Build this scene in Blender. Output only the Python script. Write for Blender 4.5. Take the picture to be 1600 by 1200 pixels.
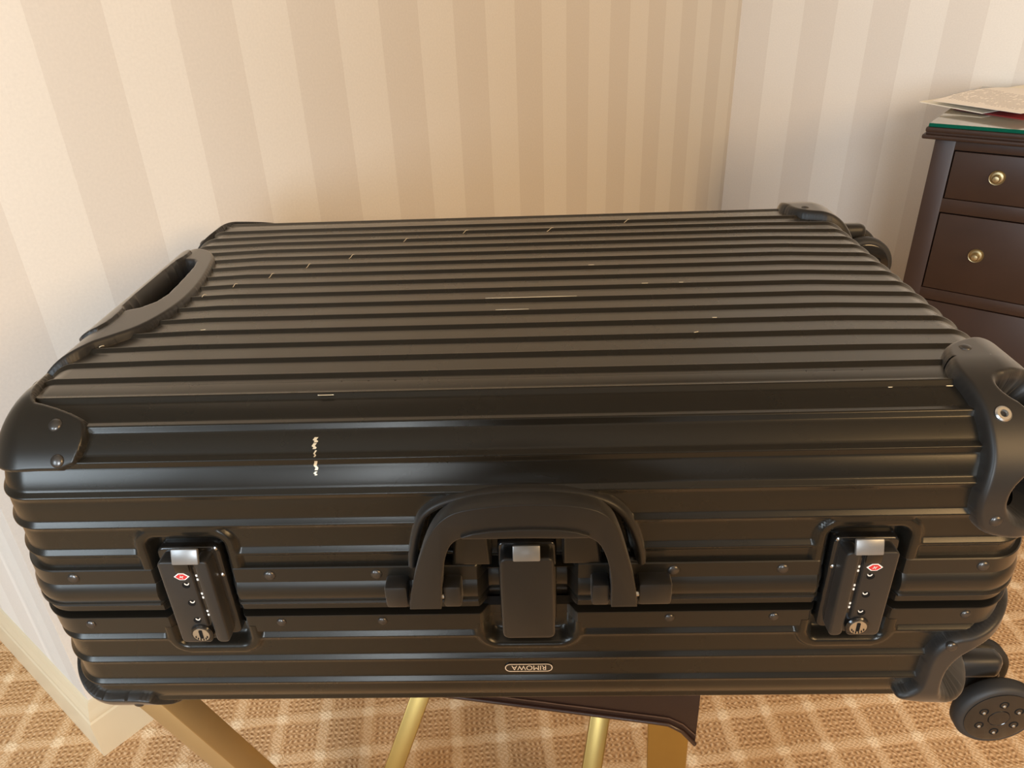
import bpy, bmesh, math
import numpy as np
from mathutils import Vector, Matrix

# ------------------------------------------------------------------ clear
for o in list(bpy.data.objects):
    bpy.data.objects.remove(o, do_unlink=True)
scn = bpy.context.scene
COL = scn.collection

# ------------------------------------------------------------------ camera
ZO = 0.55                                   # floor is z = 0; "case frame" z = world z - ZO
CAM = np.array([0.0131, -0.4384, 0.5303 + ZO])
yaw, pitch, roll = [math.radians(a) for a in (-2.1165, 28.9526, -2.2676)]
FPX = 1180.9
_f = np.array([math.sin(yaw)*math.cos(pitch), math.cos(yaw)*math.cos(pitch), -math.sin(pitch)])
_r0 = np.array([math.cos(yaw), -math.sin(yaw), 0.0]); _u0 = np.cross(_r0, _f)
_r = _r0*math.cos(roll) + _u0*math.sin(roll); _u = -_r0*math.sin(roll) + _u0*math.cos(roll)
cam_d = bpy.data.cameras.new('camera'); cam = bpy.data.objects.new('camera', cam_d); COL.objects.link(cam)
cam_d.sensor_width = 36.0; cam_d.lens = FPX*36.0/1600.0; cam_d.clip_start = 0.02; cam_d.clip_end = 50
cam.matrix_world = Matrix(((_r[0], _u[0], -_f[0], CAM[0]), (_r[1], _u[1], -_f[1], CAM[1]), (_r[2], _u[2], -_f[2], CAM[2]), (0, 0, 0, 1)))
scn.camera = cam

# ------------------------------------------------------------------ world, lights, exposure
w = bpy.data.worlds.new('world'); scn.world = w; w.use_nodes = True
bg = w.node_tree.nodes['Background']; bg.inputs['Color'].default_value = (1.0, 0.80, 0.58, 1); bg.inputs['Strength'].default_value = 0.20
def area(name, loc, target, sx, sy, power, color):
    d = bpy.data.lights.new(name, 'AREA'); d.shape = 'RECTANGLE'; d.size = sx; d.size_y = sy; d.energy = power; d.color = color
    o = bpy.data.objects.new(name, d); COL.objects.link(o); o.location = loc
    o.rotation_euler = (Vector(target) - Vector(loc)).to_track_quat('-Z', 'Y').to_euler()
    return o
area('window_daylight', (-0.25, -3.1, 1.40), (0.0, 1.0, 0.85), 0.9, 1.3, 108, (0.82, 0.91, 1.0))      # window behind the photographer
area('side_window_daylight', (-2.0, -2.2, 1.50), (-0.2, 0.4, 0.80), 0.7, 1.2, 42, (0.72, 0.86, 1.0))  # window on the left-hand side of the room
area('wall_lamp_glow', (2.0, -2.0, 1.9), (0.2, 1.2, 0.75), 1.2, 0.9, 56, (1.0, 0.65, 0.31))
scn.view_settings.view_transform = 'Standard'; scn.view_settings.look = 'None'
scn.view_settings.gamma = 1.0; scn.view_settings.use_curve_mapping = False
scn.view_settings.exposure = 0.06

# ------------------------------------------------------------------ pixel helpers (a pixel gives a direction only)
def ray(x, y): return _f + _r*(x-800)/FPX - _u*(y-600)/FPX
def at_z(x, y, z): d = ray(x, y); return CAM + d*(z - CAM[2])/d[2]
def at_y(x, y, Y): d = ray(x, y); return CAM + d*(Y - CAM[1])/d[1]
def at_plane(x, y, P, n): d = ray(x, y); return CAM + d*((np.array(P)-CAM) @ n)/(d @ n)

# ------------------------------------------------------------------ materials
def mat(name, color, rough=0.5, metal=0.0, spec=0.5, bump=None, noise=None):
    """bump=(scale,strength,dist)  noise=(scale, amount)"""
    m = bpy.data.materials.new(name); m.use_nodes = True
    nt = m.node_tree; b = nt.nodes['Principled BSDF']
    b.inputs['Base Color'].default_value = (*color, 1); b.inputs['Roughness'].default_value = rough
    b.inputs['Metallic'].default_value = metal; b.inputs['Specular IOR Level'].default_value = spec
    tc = nt.nodes.new('ShaderNodeTexCoord')
    if noise:
        n = nt.nodes.new('ShaderNodeTexNoise'); n.inputs['Scale'].default_value = noise[0]; n.inputs['Detail'].default_value = 4
        nt.links.new(tc.outputs['Object'], n.inputs['Vector'])
        mx = nt.nodes.new('ShaderNodeMix'); mx.data_type = 'RGBA'
        a = noise[1]
        mx.inputs['A'].default_value = (*[c*(1-a) for c in color], 1); mx.inputs['B'].default_value = (*[min(1, c*(1+a)) for c in color], 1)
        nt.links.new(n.outputs['Fac'], mx.inputs['Factor']); nt.links.new(mx.outputs['Result'], b.inputs['Base Color'])
    if bump:
        n = nt.nodes.new('ShaderNodeTexNoise'); n.inputs['Scale'].default_value = bump[0]; n.inputs['Detail'].default_value = 3
        nt.links.new(tc.outputs['Object'], n.inputs['Vector'])
        bp = nt.nodes.new('ShaderNodeBump'); bp.inputs['Strength'].default_value = bump[1]; bp.inputs['Distance'].default_value = bump[2]
        nt.links.new(n.outputs['Fac'], bp.inputs['Height']); nt.links.new(bp.outputs['Normal'], b.inputs['Normal'])
    return m
M = {}
M['plastic'] = mat('black_moulded_plastic', (0.014, 0.013, 0.012), 0.46, 0.0, 0.5, bump=(1500, 0.10, 0.0003), noise=(40, 0.1))
M['plastic_gloss'] = mat('glossy_black_plastic', (0.012, 0.011, 0.010), 0.16, 0.0, 0.6)
M['rubber'] = mat('black_rubber', (0.022, 0.021, 0.020), 0.55, 0.0, 0.4, bump=(1500, 0.1, 0.0003))
M['dark'] = mat('gap_shade_and_marks', (0.004, 0.004, 0.004), 0.8, 0.0, 0.2)  # near-black: shade of gaps and holes put into the colour, also small marks
M['steel'] = mat('brushed_steel', (0.55, 0.55, 0.53), 0.32, 1.0)
M['silver_plastic'] = mat('grey_release_tab', (0.24, 0.24, 0.235), 0.35, 0.5)
M['rivet'] = mat('black_rivet', (0.09, 0.085, 0.08), 0.30, 0.8)
M['white_ink'] = mat('white_ink', (0.85, 0.84, 0.80), 0.5)
M['logo'] = mat('pale_gold_print', (0.75, 0.64, 0.50), 0.4, 0.2)
M['red'] = mat('red_enamel', (0.55, 0.03, 0.035), 0.3)
M['scuff'] = mat('bare_metal_scuff', (0.72, 0.63, 0.46), 0.35, 0.4)
M['brass'] = mat('satin_brass', (0.50, 0.37, 0.13), 0.32, 1.0, noise=(20, 0.08))
M['brass_pale'] = mat('satin_brass_flat', (0.55, 0.42, 0.22), 0.42, 0.85, noise=(20, 0.06))
M['knob'] = mat('antique_brass', (0.42, 0.34, 0.19), 0.36, 0.9)
M['leather'] = mat('dark_brown_leather', (0.022, 0.009, 0.006), 0.42, 0.0, 0.5, bump=(350, 0.25, 0.0006))
M['piping'] = mat('leather_piping', (0.035, 0.016, 0.011), 0.30, 0.0, 0.6)
M['stitch'] = mat('brown_thread', (0.10, 0.055, 0.035), 0.8)
M['wood'] = mat('dark_walnut', (0.034, 0.017, 0.011), 0.42, 0.0, 0.45, bump=(120, 0.08, 0.0006), noise=(14, 0.22))
M['wood_gap'] = mat('drawer_shadow_gap', (0.008, 0.005, 0.004), 0.9, 0.0, 0.1)
M['trim_paint'] = mat('cream_gloss_paint', (0.66, 0.57, 0.40), 0.35, 0.0, 0.5, bump=(60, 0.12, 0.001), noise=(8, 0.05))
M['glass_edge'] = mat('green_glass_edge', (0.003, 0.085, 0.055), 0.12, 0.0, 0.6)
M['glass_top'] = mat('glass_with_painted_reflection', (0.30, 0.29, 0.25), 0.06, 0.0, 1.0)  # pale base colour stands in for the wall mirrored in the glass
M['ceiling'] = mat('cream_ceiling_paint', (0.50, 0.45, 0.37), 0.9)

def anodised(name, f0, gain, power, rough, tint, base):
    """black anodised metal: dark body under a satin skin whose sheen rises towards grazing angles"""
    m = bpy.data.materials.new(name); m.use_nodes = True; nt = m.node_tree; b = nt.nodes['Principled BSDF']; out = nt.nodes['Material Output']
    b.inputs['Base Color'].default_value = (*base, 1); b.inputs['Roughness'].default_value = 0.7; b.inputs['Specular IOR Level'].default_value = 0.0
    tc = nt.nodes.new('ShaderNodeTexCoord')
    n = nt.nodes.new('ShaderNodeTexNoise'); n.inputs['Scale'].default_value = 900; n.inputs['Detail'].default_value = 3; nt.links.new(tc.outputs['Object'], n.inputs['Vector'])
    bp = nt.nodes.new('ShaderNodeBump'); bp.inputs['Strength'].default_value = 0.05; bp.inputs['Distance'].default_value = 0.0004; nt.links.new(n.outputs['Fac'], bp.inputs['Height'])
    n3 = nt.nodes.new('ShaderNodeTexNoise'); n3.inputs['Scale'].default_value = 14; n3.inputs['Detail'].default_value = 5; nt.links.new(tc.outputs['Object'], n3.inputs['Vector'])
    mr = nt.nodes.new('ShaderNodeMapRange'); mr.inputs['To Min'].default_value = rough*0.85; mr.inputs['To Max'].default_value = rough*1.15; nt.links.new(n3.outputs['Fac'], mr.inputs['Value'])
    g = nt.nodes.new('ShaderNodeBsdfGlossy'); g.inputs['Color'].default_value = (*tint, 1); nt.links.new(mr.outputs[0], g.inputs['Roughness']); nt.links.new(bp.outputs['Normal'], g.inputs['Normal'])
    lw = nt.nodes.new('ShaderNodeLayerWeight'); lw.inputs['Blend'].default_value = 0.5
    pw = nt.nodes.new('ShaderNodeMath'); pw.operation = 'POWER'; pw.inputs[1].default_value = power; nt.links.new(lw.outputs['Facing'], pw.inputs[0])
    ma = nt.nodes.new('ShaderNodeMath'); ma.operation = 'MULTIPLY_ADD'; ma.inputs[1].default_value = gain; ma.inputs[2].default_value = f0; ma.use_clamp = True; nt.links.new(pw.outputs[0], ma.inputs[0])
    mx = nt.nodes.new('ShaderNodeMixShader'); nt.links.new(ma.outputs[0], mx.inputs[0]); nt.links.new(b.outputs[0], mx.inputs[1]); nt.links.new(g.outputs[0], mx.inputs[2]); nt.links.new(mx.outputs[0], out.inputs['Surface'])
    return m
M['alu'] = anodised('black_anodised_aluminium', 0.030, 0.78, 3.0, 0.27, (1.0, 0.97, 0.91), (0.008, 0.007, 0.0052))
M['plastic'] = anodised('black_moulded_plastic', 0.030, 0.62, 2.8, 0.42, (1.0, 0.98, 0.95), (0.013, 0.012, 0.011))
M['frame'] = anodised('black_frame_profile', 0.032, 0.70, 3.0, 0.33, (1.0, 0.97, 0.92), (0.009, 0.008, 0.0062))

def stripe_material(name, x0, pitch):
    m = bpy.data.materials.new(name); m.use_nodes = True; nt = m.node_tree; b = nt.nodes['Principled BSDF']
    tc = nt.nodes.new('ShaderNodeTexCoord'); sp = nt.nodes.new('ShaderNodeSeparateXYZ'); nt.links.new(tc.outputs['Object'], sp.inputs[0])
    def mth(op, a, bb):
        n = nt.nodes.new('ShaderNodeMath'); n.operation = op
        for i, v in enumerate((a, bb)):
            if isinstance(v, (int, float)): n.inputs[i].default_value = v
            elif v is not None: nt.links.new(v, n.inputs[i])
        return n.outputs[0]
    t = mth('DIVIDE', mth('SUBTRACT', sp.outputs['X'], x0), 2*pitch)
    fr = mth('SUBTRACT', t, mth('FLOOR', t, None))
    st = mth('LESS_THAN', fr, 0.5)
    mx = nt.nodes.new('ShaderNodeMix'); mx.data_type = 'RGBA'
    mx.inputs['A'].default_value = (0.80, 0.765, 0.70, 1); mx.inputs['B'].default_value = (0.735, 0.69, 0.625, 1)
    nt.links.new(st, mx.inputs['Factor'])
    n = nt.nodes.new('ShaderNodeTexNoise'); n.inputs['Scale'].default_value = 260; n.inputs['Detail'].default_value = 2
    nt.links.new(tc.outputs['Object'], n.inputs['Vector'])
    m2 = nt.nodes.new('ShaderNodeMix'); m2.data_type = 'RGBA'; m2.blend_type = 'MULTIPLY'; m2.inputs['Factor'].default_value = 0.12
    nt.links.new(mx.outputs['Result'], m2.inputs['A']); nt.links.new(n.outputs['Fac'], m2.inputs['B'])
    nt.links.new(m2.outputs['Result'], b.inputs['Base Color'])
    bp = nt.nodes.new('ShaderNodeBump'); bp.inputs['Strength'].default_value = 0.08; bp.inputs['Distance'].default_value = 0.001
    nt.links.new(n.outputs['Fac'], bp.inputs['Height']); nt.links.new(bp.outputs['Normal'], b.inputs['Normal'])
    b.inputs['Roughness'].default_value = 0.55; b.inputs['Specular IOR Level'].default_value = 0.35
    return m

def carpet_material():
    m = bpy.data.materials.new('woven_carpet'); m.use_nodes = True; nt = m.node_tree; b = nt.nodes['Principled BSDF']
    def mth(op, a, bb=None, c=None):
        n = nt.nodes.new('ShaderNodeMath'); n.operation = op
        for i, v in enumerate((a, bb, c)):
            if isinstance(v, (int, float)): n.inputs[i].default_value = v
            elif v is not None: nt.links.new(v, n.inputs[i])
        return n.outputs[0]
    tc = nt.nodes.new('ShaderNodeTexCoord')
    nz = nt.nodes.new('ShaderNodeTexNoise'); nz.inputs['Scale'].default_value = 60; nt.links.new(tc.outputs['Object'], nz.inputs['Vector'])
    ad = nt.nodes.new('ShaderNodeVectorMath'); ad.operation = 'MULTIPLY_ADD'
    nt.links.new(nz.outputs['Color'], ad.inputs[0]); ad.inputs[1].default_value = (0.011, 0.011, 0)
    nt.links.new(tc.outputs['Object'], ad.inputs[2])
    mp = nt.nodes.new('ShaderNodeMapping'); mp.vector_type = 'TEXTURE'
    mp.inputs['Location'].default_value = (-0.419+0.004, 0.3822+0.004, 0); mp.inputs['Rotation'].default_value = (0, 0, math.radians(6)); mp.inputs['Scale'].default_value = (0.0722, 0.0722, 1)
    nt.links.new(ad.outputs[0], mp.inputs['Vector'])
    sp = nt.nodes.new('ShaderNodeSeparateXYZ'); nt.links.new(mp.outputs[0], sp.inputs[0])
    u, v = sp.outputs['X'], sp.outputs['Y']
    fu = mth('SUBTRACT', u, mth('FLOOR', u)); fv = mth('SUBTRACT', v, mth('FLOOR', v))
    # distance to nearest lattice line, 0 on the line .. 0.5 in block centre
    du = mth('SUBTRACT', 0.5, mth('ABSOLUTE', mth('SUBTRACT', fu, 0.5)))
    dv = mth('SUBTRACT', 0.5, mth('ABSOLUTE', mth('SUBTRACT', fv, 0.5)))
    def sstep(x, a, c):
        n = nt.nodes.new('ShaderNodeMapRange'); n.interpolation_type = 'SMOOTHSTEP'
        n.inputs['From Min'].default_value = a; n.inputs['From Max'].default_value = c; nt.links.new(x, n.inputs['Value']); return n.outputs[0]
    lu = mth('SUBTRACT', 1.0, sstep(du, 0.06, 0.17)); lv = mth('SUBTRACT', 1.0, sstep(dv, 0.06, 0.17))
    line = mth('MAXIMUM', lu, lv); node = mth('MULTIPLY', lu, lv)
    par = mth('MODULO', mth('ABSOLUTE', mth('ADD', mth('FLOOR', u), mth('FLOOR', v))), 2.0)
    tau = 2*math.pi
    su = mth('SINE', mth('MULTIPLY', u, tau*8)); sv = mth('SINE', mth('MULTIPLY', v, tau*8))
    mxs = mth('ADD', mth('MULTIPLY', su, par), mth('MULTIPLY', sv, mth('SUBTRACT', 1.0, par)))      # rib direction swaps from block to block
    other = mth('ADD', mth('MULTIPLY', sv, par), mth('MULTIPLY', su, mth('SUBTRACT', 1.0, par)))
    rib = mth('ADD', mth('MULTIPLY', mxs, 0.22), mth('MULTIPLY', mth('MULTIPLY', mxs, other), 0.34))
    loops = mth('MULTIPLY', mth('SINE', mth('MULTIPLY', u, tau*9)), mth('SINE', mth('MULTIPLY', v, tau*9)))
    hgt = mth('ADD', mth('MULTIPLY', rib, mth('SUBTRACT', 1.0, line)), mth('MULTIPLY', mth('MULTIPLY', loops, 0.22), line))
    tone = mth('ADD', mth('ADD', 0.36, mth('MULTIPLY', line, 0.25)), mth('ADD', mth('MULTIPLY', node, 0.32), mth('MULTIPLY', hgt, 0.60)))
    n2 = nt.nodes.new('ShaderNodeTexNoise'); n2.inputs['Scale'].default_value = 420; n2.inputs['Detail'].default_value = 3; nt.links.new(tc.outputs['Object'], n2.inputs['Vector'])
    tone = mth('ADD', tone, mth('MULTIPLY', mth('SUBTRACT', n2.outputs['Fac'], 0.5), 0.5))
    cr = nt.nodes.new('ShaderNodeValToRGB'); e = cr.color_ramp.elements
    e[0].position = 0.05; e[0].color = (0.34, 0.185, 0.085, 1); e[1].position = 0.98; e[1].color = (0.88, 0.69, 0.46, 1)
    k = e.new(0.45); k.color = (0.60, 0.375, 0.19, 1)
    nt.links.new(tone, cr.inputs['Fac']); nt.links.new(cr.outputs['Color'], b.inputs['Base Color'])
    bp = nt.nodes.new('ShaderNodeBump'); bp.inputs['Strength'].default_value = 0.6; bp.inputs['Distance'].default_value = 0.004
    nt.links.new(mth('ADD', tone, 0.0), bp.inputs['Height']); nt.links.new(bp.outputs['Normal'], b.inputs['Normal'])
    b.inputs['Roughness'].default_value = 0.95; b.inputs['Specular IOR Level'].default_value = 0.1
    return m
M['carpet'] = carpet_material()

def paper_material(name, tint, lines, pitch=0.008):
    m = bpy.data.materials.new(name); m.use_nodes = True; nt = m.node_tree; b = nt.nodes['Principled BSDF']
    b.inputs['Roughness'].default_value = 0.7; b.inputs['Base Color'].default_value = (*tint, 1)
    if lines:
        tc = nt.nodes.new('ShaderNodeTexCoord')
        def mth(op, a, bb=None):
            n = nt.nodes.new('ShaderNodeMath'); n.operation = op
            for i, v in enumerate((a, bb)):
                if isinstance(v, (int, float)): n.inputs[i].default_value = v
                elif v is not None: nt.links.new(v, n.inputs[i])
            return n.outputs[0]
        sp = nt.nodes.new('ShaderNodeSeparateXYZ'); nt.links.new(tc.outputs['UV'], sp.inputs[0])
        yy = mth('DIVIDE', sp.outputs['Y'], pitch); fy = mth('SUBTRACT', yy, mth('FLOOR', yy))
        ln = mth('LESS_THAN', fy, 0.38)
        vm = nt.nodes.new('ShaderNodeCombineXYZ'); nt.links.new(mth('MULTIPLY', sp.outputs['X'], 70), vm.inputs[0]); nt.links.new(mth('MULTIPLY', mth('FLOOR', yy), 7.3), vm.inputs[1])
        n = nt.nodes.new('ShaderNodeTexNoise'); n.inputs['Scale'].default_value = 1.0; nt.links.new(vm.outputs[0], n.inputs['Vector'])
        wd = mth('GREATER_THAN', n.outputs['Fac'], 0.42)
        inx = mth('MULTIPLY', mth('GREATER_THAN', sp.outputs['X'], 0.03), mth('LESS_THAN', sp.outputs['X'], 0.17))
        iny = mth('MULTIPLY', mth('GREATER_THAN', sp.outputs['Y'], 0.03), mth('LESS_THAN', sp.outputs['Y'], 0.26))
        k = mth('MULTIPLY', mth('MULTIPLY', ln, wd), mth('MULTIPLY', inx, iny))
        mx = nt.nodes.new('ShaderNodeMix'); mx.data_type = 'RGBA'; mx.inputs['A'].default_value = (*tint, 1); mx.inputs['B'].default_value = (0.48, 0.43, 0.39, 1)
        nt.links.new(k, mx.inputs['Factor']); nt.links.new(mx.outputs['Result'], b.inputs['Base Color'])
    return m

# ------------------------------------------------------------------ object helpers
def tag(o, label=None, cat=None, group=None, kind=None):
    if label: o['label'] = label
    if cat: o['category'] = cat
    if group: o['group'] = group
    if kind: o['kind'] = kind
    return o
ORG = {}
def empty(name, loc, label, cat, group=None):
    o = bpy.data.objects.new(name, None); o.empty_display_size = 0.05; COL.objects.link(o); o.location = loc
    ORG[o] = np.array(loc, float); return tag(o, label, cat, group)
def obj(name, verts, faces, m, parent=None, smooth=40, origin=None):
    """verts in WORLD coordinates; the object's origin is its parent's (or `origin`)"""
    V = np.asarray(verts, float).reshape(-1, 3)
    base = ORG[parent] if parent is not None else np.zeros(3)
    o_ = np.array(origin, float) if origin is not None else base
    me = bpy.data.meshes.new(name)
    me.from_pydata((V - o_).tolist(), [], [list(f) for f in faces])
    me.update()
    if smooth:
        me.shade_smooth(); me.set_sharp_from_angle(angle=math.radians(smooth))
    for mm in (m if isinstance(m, (list, tuple)) else [m]): me.materials.append(mm)
    o = bpy.data.objects.new(name, me); COL.objects.link(o)
    if parent is not None: o.parent = parent; o.location = (o_ - base).tolist()
    else: o.location = o_.tolist()
    ORG[o] = o_
    return o
def from_bm(name, bm, m, parent=None, smooth=40, origin=None):
    bmesh.ops.recalc_face_normals(bm, faces=bm.faces)
    bm.verts.index_update()
    V = [v.co[:] for v in bm.verts]; F = [[v.index for v in f.verts] for f in bm.faces]; bm.free()
    return obj(name, V, F, m, parent, smooth, origin)
def copy_obj(src, parent, world_loc, rot=None):
    c = src.copy(); COL.objects.link(c); c.parent = parent; base = ORG[parent] if parent else np.zeros(3)
    c.location = (np.array(world_loc) - base).tolist(); ORG[c] = np.array(world_loc)
    if rot is not None: c.rotation_mode = 'QUATERNION'; c.rotation_quaternion = rot
    return c
def grid_faces(nu, nv, off=0):
    return [(off+i*nv+j, off+(i+1)*nv+j, off+(i+1)*nv+j+1, off+i*nv+j+1) for i in range(nu-1) for j in range(nv-1)]
def bm_box(bm, c, s, rot=None, bev=0.0, seg=2):
    r = bmesh.ops.create_cube(bm, size=1.0); vs = r['verts']
    for v in vs: v.co = Vector((v.co.x*s[0], v.co.y*s[1], v.co.z*s[2]))
    if bev > 0:
        es = list({e for v in vs for e in v.link_edges})
        r2 = bmesh.ops.bevel(bm, geom=es, offset=bev, segments=seg, affect='EDGES', profile=0.5)
        vs = list({v for f in r2['faces'] for v in f.verts} | {v for v in vs if v.is_valid})
    Mx = Matrix.Translation(Vector(c)) @ (rot.to_4x4() if rot is not None else Matrix.Identity(4))
    for v in vs: v.co = Mx @ v.co
    return vs
def box(name, c, s, m, parent=None, rot=None, bev=0.0, origin=None, smooth=40):
    bm = bmesh.new(); bm_box(bm, c, s, rot, bev); return from_bm(name, bm, m, parent, smooth, origin)
def frame_rot(xa, za):
    x = Vector(xa).normalized(); z = Vector(za); z = (z - x*z.dot(x)).normalized(); y = z.cross(x)
    return Matrix((x, y, z)).transposed()
def beam(name, p0, p1, w_, d_, up, m, parent, bev=0.002):
    p0, p1 = Vector(p0), Vector(p1); L = (p1-p0).length
    return box(name, (p0+p1)/2, (L, w_, d_), m, parent, frame_rot(p1-p0, up), bev)
def lathe(prof, axis_o, axis_d, n=32, close=False):
    """prof [(r, h)] about axis; returns verts, faces"""
    a = Vector(axis_d).normalized(); t = a.orthogonal().normalized(); b = a.cross(t); o = Vector(axis_o)
    V = []; F = []
    for (r, h) in prof:
        for k in range(n):
            an = 2*math.pi*k/n; V.append((o + a*h + (t*math.cos(an)+b*math.sin(an))*r)[:])
    for i in range(len(prof)-1):
        for k in range(n):
            k2 = (k+1) % n; F.append((i*n+k, i*n+k2, (i+1)*n+k2, (i+1)*n+k))
    F.append(tuple(range(n))[::-1]); F.append(tuple((len(prof)-1)*n+k for k in range(n)))
    return V, F
def chaikin(P, it=2, closed=True):
    P = [np.array(p, float) for p in P]
    for _ in range(it):
        Q = []; n = len(P)
        rng = range(n) if closed else range(n-1)
        if not closed: Q.append(P[0])
        for i in rng:
            a, b = P[i], P[(i+1) % n]; Q += [0.75*a+0.25*b, 0.25*a+0.75*b]
        if not closed: Q.append(P[-1])
        P = Q
    return np.array(P)
def poly_sd(X, Y, poly):
    """signed distance, positive inside"""
    P = np.asarray(poly, float); n = len(P); d = np.full(X.shape, 1e9); ins = np.zeros(X.shape, bool)
    for i in range(n):
        ax, ay = P[i]; bx, by = P[(i+1) % n]; ex, ey = bx-ax, by-ay; L = ex*ex+ey*ey+1e-18
        t = np.clip(((X-ax)*ex+(Y-ay)*ey)/L, 0, 1); d = np.minimum(d, np.hypot(X-ax-t*ex, Y-ay-t*ey))
        c = ((ay > Y) != (by > Y)); xx = ax + (Y-ay)*ex/np.where(abs(ey) < 1e-12, 1e-12, ey); ins ^= (c & (X < xx))
    return np.where(ins, d, -d)
def sstep(x, a, b): t = np.clip((x-a)/(b-a), 0, 1); return t*t*(3-2*t)
def tube(path, r, n=8, closed=False):
    P = [Vector(p) for p in path]; V = []; F = []; m_ = len(P)
    for i, p in enumerate(P):
        a = P[max(i-1, 0)] if not closed else P[i-1]; b = P[min(i+1, m_-1)] if not closed else P[(i+1) % m_]
        t = (b-a).normalized(); s = t.cross(Vector((0, 0, 1)));
        if s.length < 1e-3: s = t.cross(Vector((0, 1, 0)))
        s.normalize(); q = s.cross(t)
        for k in range(n): an = 2*math.pi*k/n; V.append((p + (s*math.cos(an)+q*math.sin(an))*r)[:])
    for i in range(m_ if closed else m_-1):
        i2 = (i+1) % m_
        for k in range(n): k2 = (k+1) % n; F.append((i*n+k, i*n+k2, i2*n+k2, i2*n+k))
    if not closed: F += [tuple(range(n))[::-1], tuple((m_-1)*n+k for k in range(n))]
    return V, F

# ================================================================== ROOM
A1 = math.radians(53.0)
t1 = np.array([math.cos(A1), math.sin(A1), 0]); n1 = np.array([math.sin(A1), -math.cos(A1), 0])      # striped wall behind the case, faces right/near
t2 = np.array([math.sin(A1), -math.cos(A1), 0]); n2 = np.array([-math.cos(A1), -math.sin(A1), 0])    # desk wall, faces left/near
BBT = 0.014
Pb = at_z(163, 1182, 0.0)                                   # outer floor corner of the skirting
Pw = Pb - BBT*(n1 + n2)                                     # wall corner itself
Kc = at_plane(1160, 0, Pw, n1); Kc[2] = 0                   # inner corner
L1 = float((Kc-Pw) @ t1)
e1 = [41, 160, 265, 357, 441, 516, 593, 655, 708.5, 758, 804, 845, 884, 920, 954, 985, 1015, 1043]
s1 = [float((at_plane(x, 0, Pw, n1)-Pw) @ t1) for x in e1]; pf = np.polyfit(range(len(s1)), s1, 1)
e2 = [1160, 1208, 1259, 1310, 1365]
s2 = [float((at_plane(x, 0, Kc, n2)-Kc) @ t2) for x in e2]; pf2 = np.polyfit(range(len(s2)), s2, 1)
HW = 2.6
def wall(name, origin, tdir, ndir, length, stripe, back=0.12):
    o = np.array(origin, float)
    bm = bmesh.new(); bm_box(bm, (length/2, back/2, HW/2), (length, back, HW))
    ob = from_bm(name, bm, stripe, None, 0)
    x = Vector(tdir); z = Vector((0, 0, 1)); y = -Vector(ndir)
    Mx = Matrix((x, y, z)).transposed().to_4x4(); Mx.translation = Vector((o[0], o[1], 0)); ob.matrix_world = Mx
    return tag(ob, kind='structure')
wall('wall_back', Pw, t1, n1, L1, stripe_material('striped_wallpaper', float(pf[1]), float(pf[0])))
wall('wall_right', Kc - 0.0*t2, t2, n2, 2.6, stripe_material('striped_wallpaper_desk', float(pf2[1]), float(pf2[0])))
# the return wall: runs away to the left from the outer corner
wall('wall_left', Pw - 2.2*t2, t2, n2, 2.2 - 0.0005, stripe_material('striped_wallpaper_return', 2.2-0.05, 0.0885))
fl = obj('floor', [(-4, -4, 0), (4, -4, 0), (4, 4, 0), (-4, 4, 0)], [(0, 1, 2, 3)], M['carpet'], smooth=0); tag(fl, kind='structure')
# ceiling over the whole room
cl = obj('ceiling', [(-4, -4, HW), (-4, 4, HW), (4, 4, HW), (4, -4, HW)], [(0, 1, 2, 3)], M['ceiling'], smooth=0); tag(cl, kind='structure')

BBP = [(0, 0), (BBT, 0), (BBT, 0.070), (0.0135, 0.074), (0.0115, 0.077), (0.0118, 0.080), (0.0105, 0.086), (0.0075, 0.092), (0.0068, 0.0945), (0.0055, 0.1), (0.003, 0.106), (0, 0.108)]
def skirting(name, pts):
    V = []; F = []; n = len(BBP)
    for (c, off) in pts:
        for d, h in BBP: V.append((c[0]+off[0]*d, c[1]+off[1]*d, h))
    for i in range(len(pts)-1):
        for k in range(n): k2 = (k+1) % n; F.append((i*n+k, i*n+k2, (i+1)*n+k2, (i+1)*n+k))
    F += [tuple(range(n)), tuple((len(pts)-1)*n+k for k in range(n))]
    bm = bmesh.new(); vs = [bm.verts.new(v) for v in V]
    for f in F: bm.faces.new([vs[i] for i in f])
    return tag(from_bm(name, bm, M['trim_paint'], None, 25), kind='structure')
skirting('baseboard_left', [(Pw-2.2*t2, n2), (Pw, n1+n2)])
skirting('baseboard_back', [(Pw, n1+n2), (Kc, n1+n2)])
skirting('baseboard_right', [(Kc, n1+n2), (Kc+2.6*t2, n2)])

# ================================================================== SUITCASE
XL, XR, W = -0.410, 0.397, 0.55
RX, RY, RZ = 0.045, 0.072, 0.072
H = 0.2565; ZB = H - RZ; RZL = 0.045; ZBL = -0.010
LC = math.pi/2*0.058; LZ = math.pi/2*RZ; LZL = math.pi/2*RZL
P_ = 0.027; ZU = 0.1442; RH = 0.0030
DOME = 0.0035
def rib(s):
    d = np.abs(((s + P_/2) % P_) - P_/2)
    return -RH*np.clip((d-0.0006)/(0.0042-0.0006), 0, 1)
def rib_samples(a, b, phase):
    """sample positions in [a, b] with tight pairs at the rib edges (crests at phase + k*P_)"""
    out = [a, b]
    for k in range(int((a-phase)/P_)-2, int((b-phase)/P_)+3):
        c = phase + k*P_
        out += [c + v for v in (-0.0047, -0.0038, -0.0011, -0.0003, 0.0003, 0.0011, 0.0038, 0.0047)] + list(c + np.linspace(0.0047, P_-0.0047, 11)[1:-1])
    out = np.array(sorted(v for v in out if a <= v <= b)); keep = np.concatenate([[True], np.diff(out) > 1e-5]); return out[keep]
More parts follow.
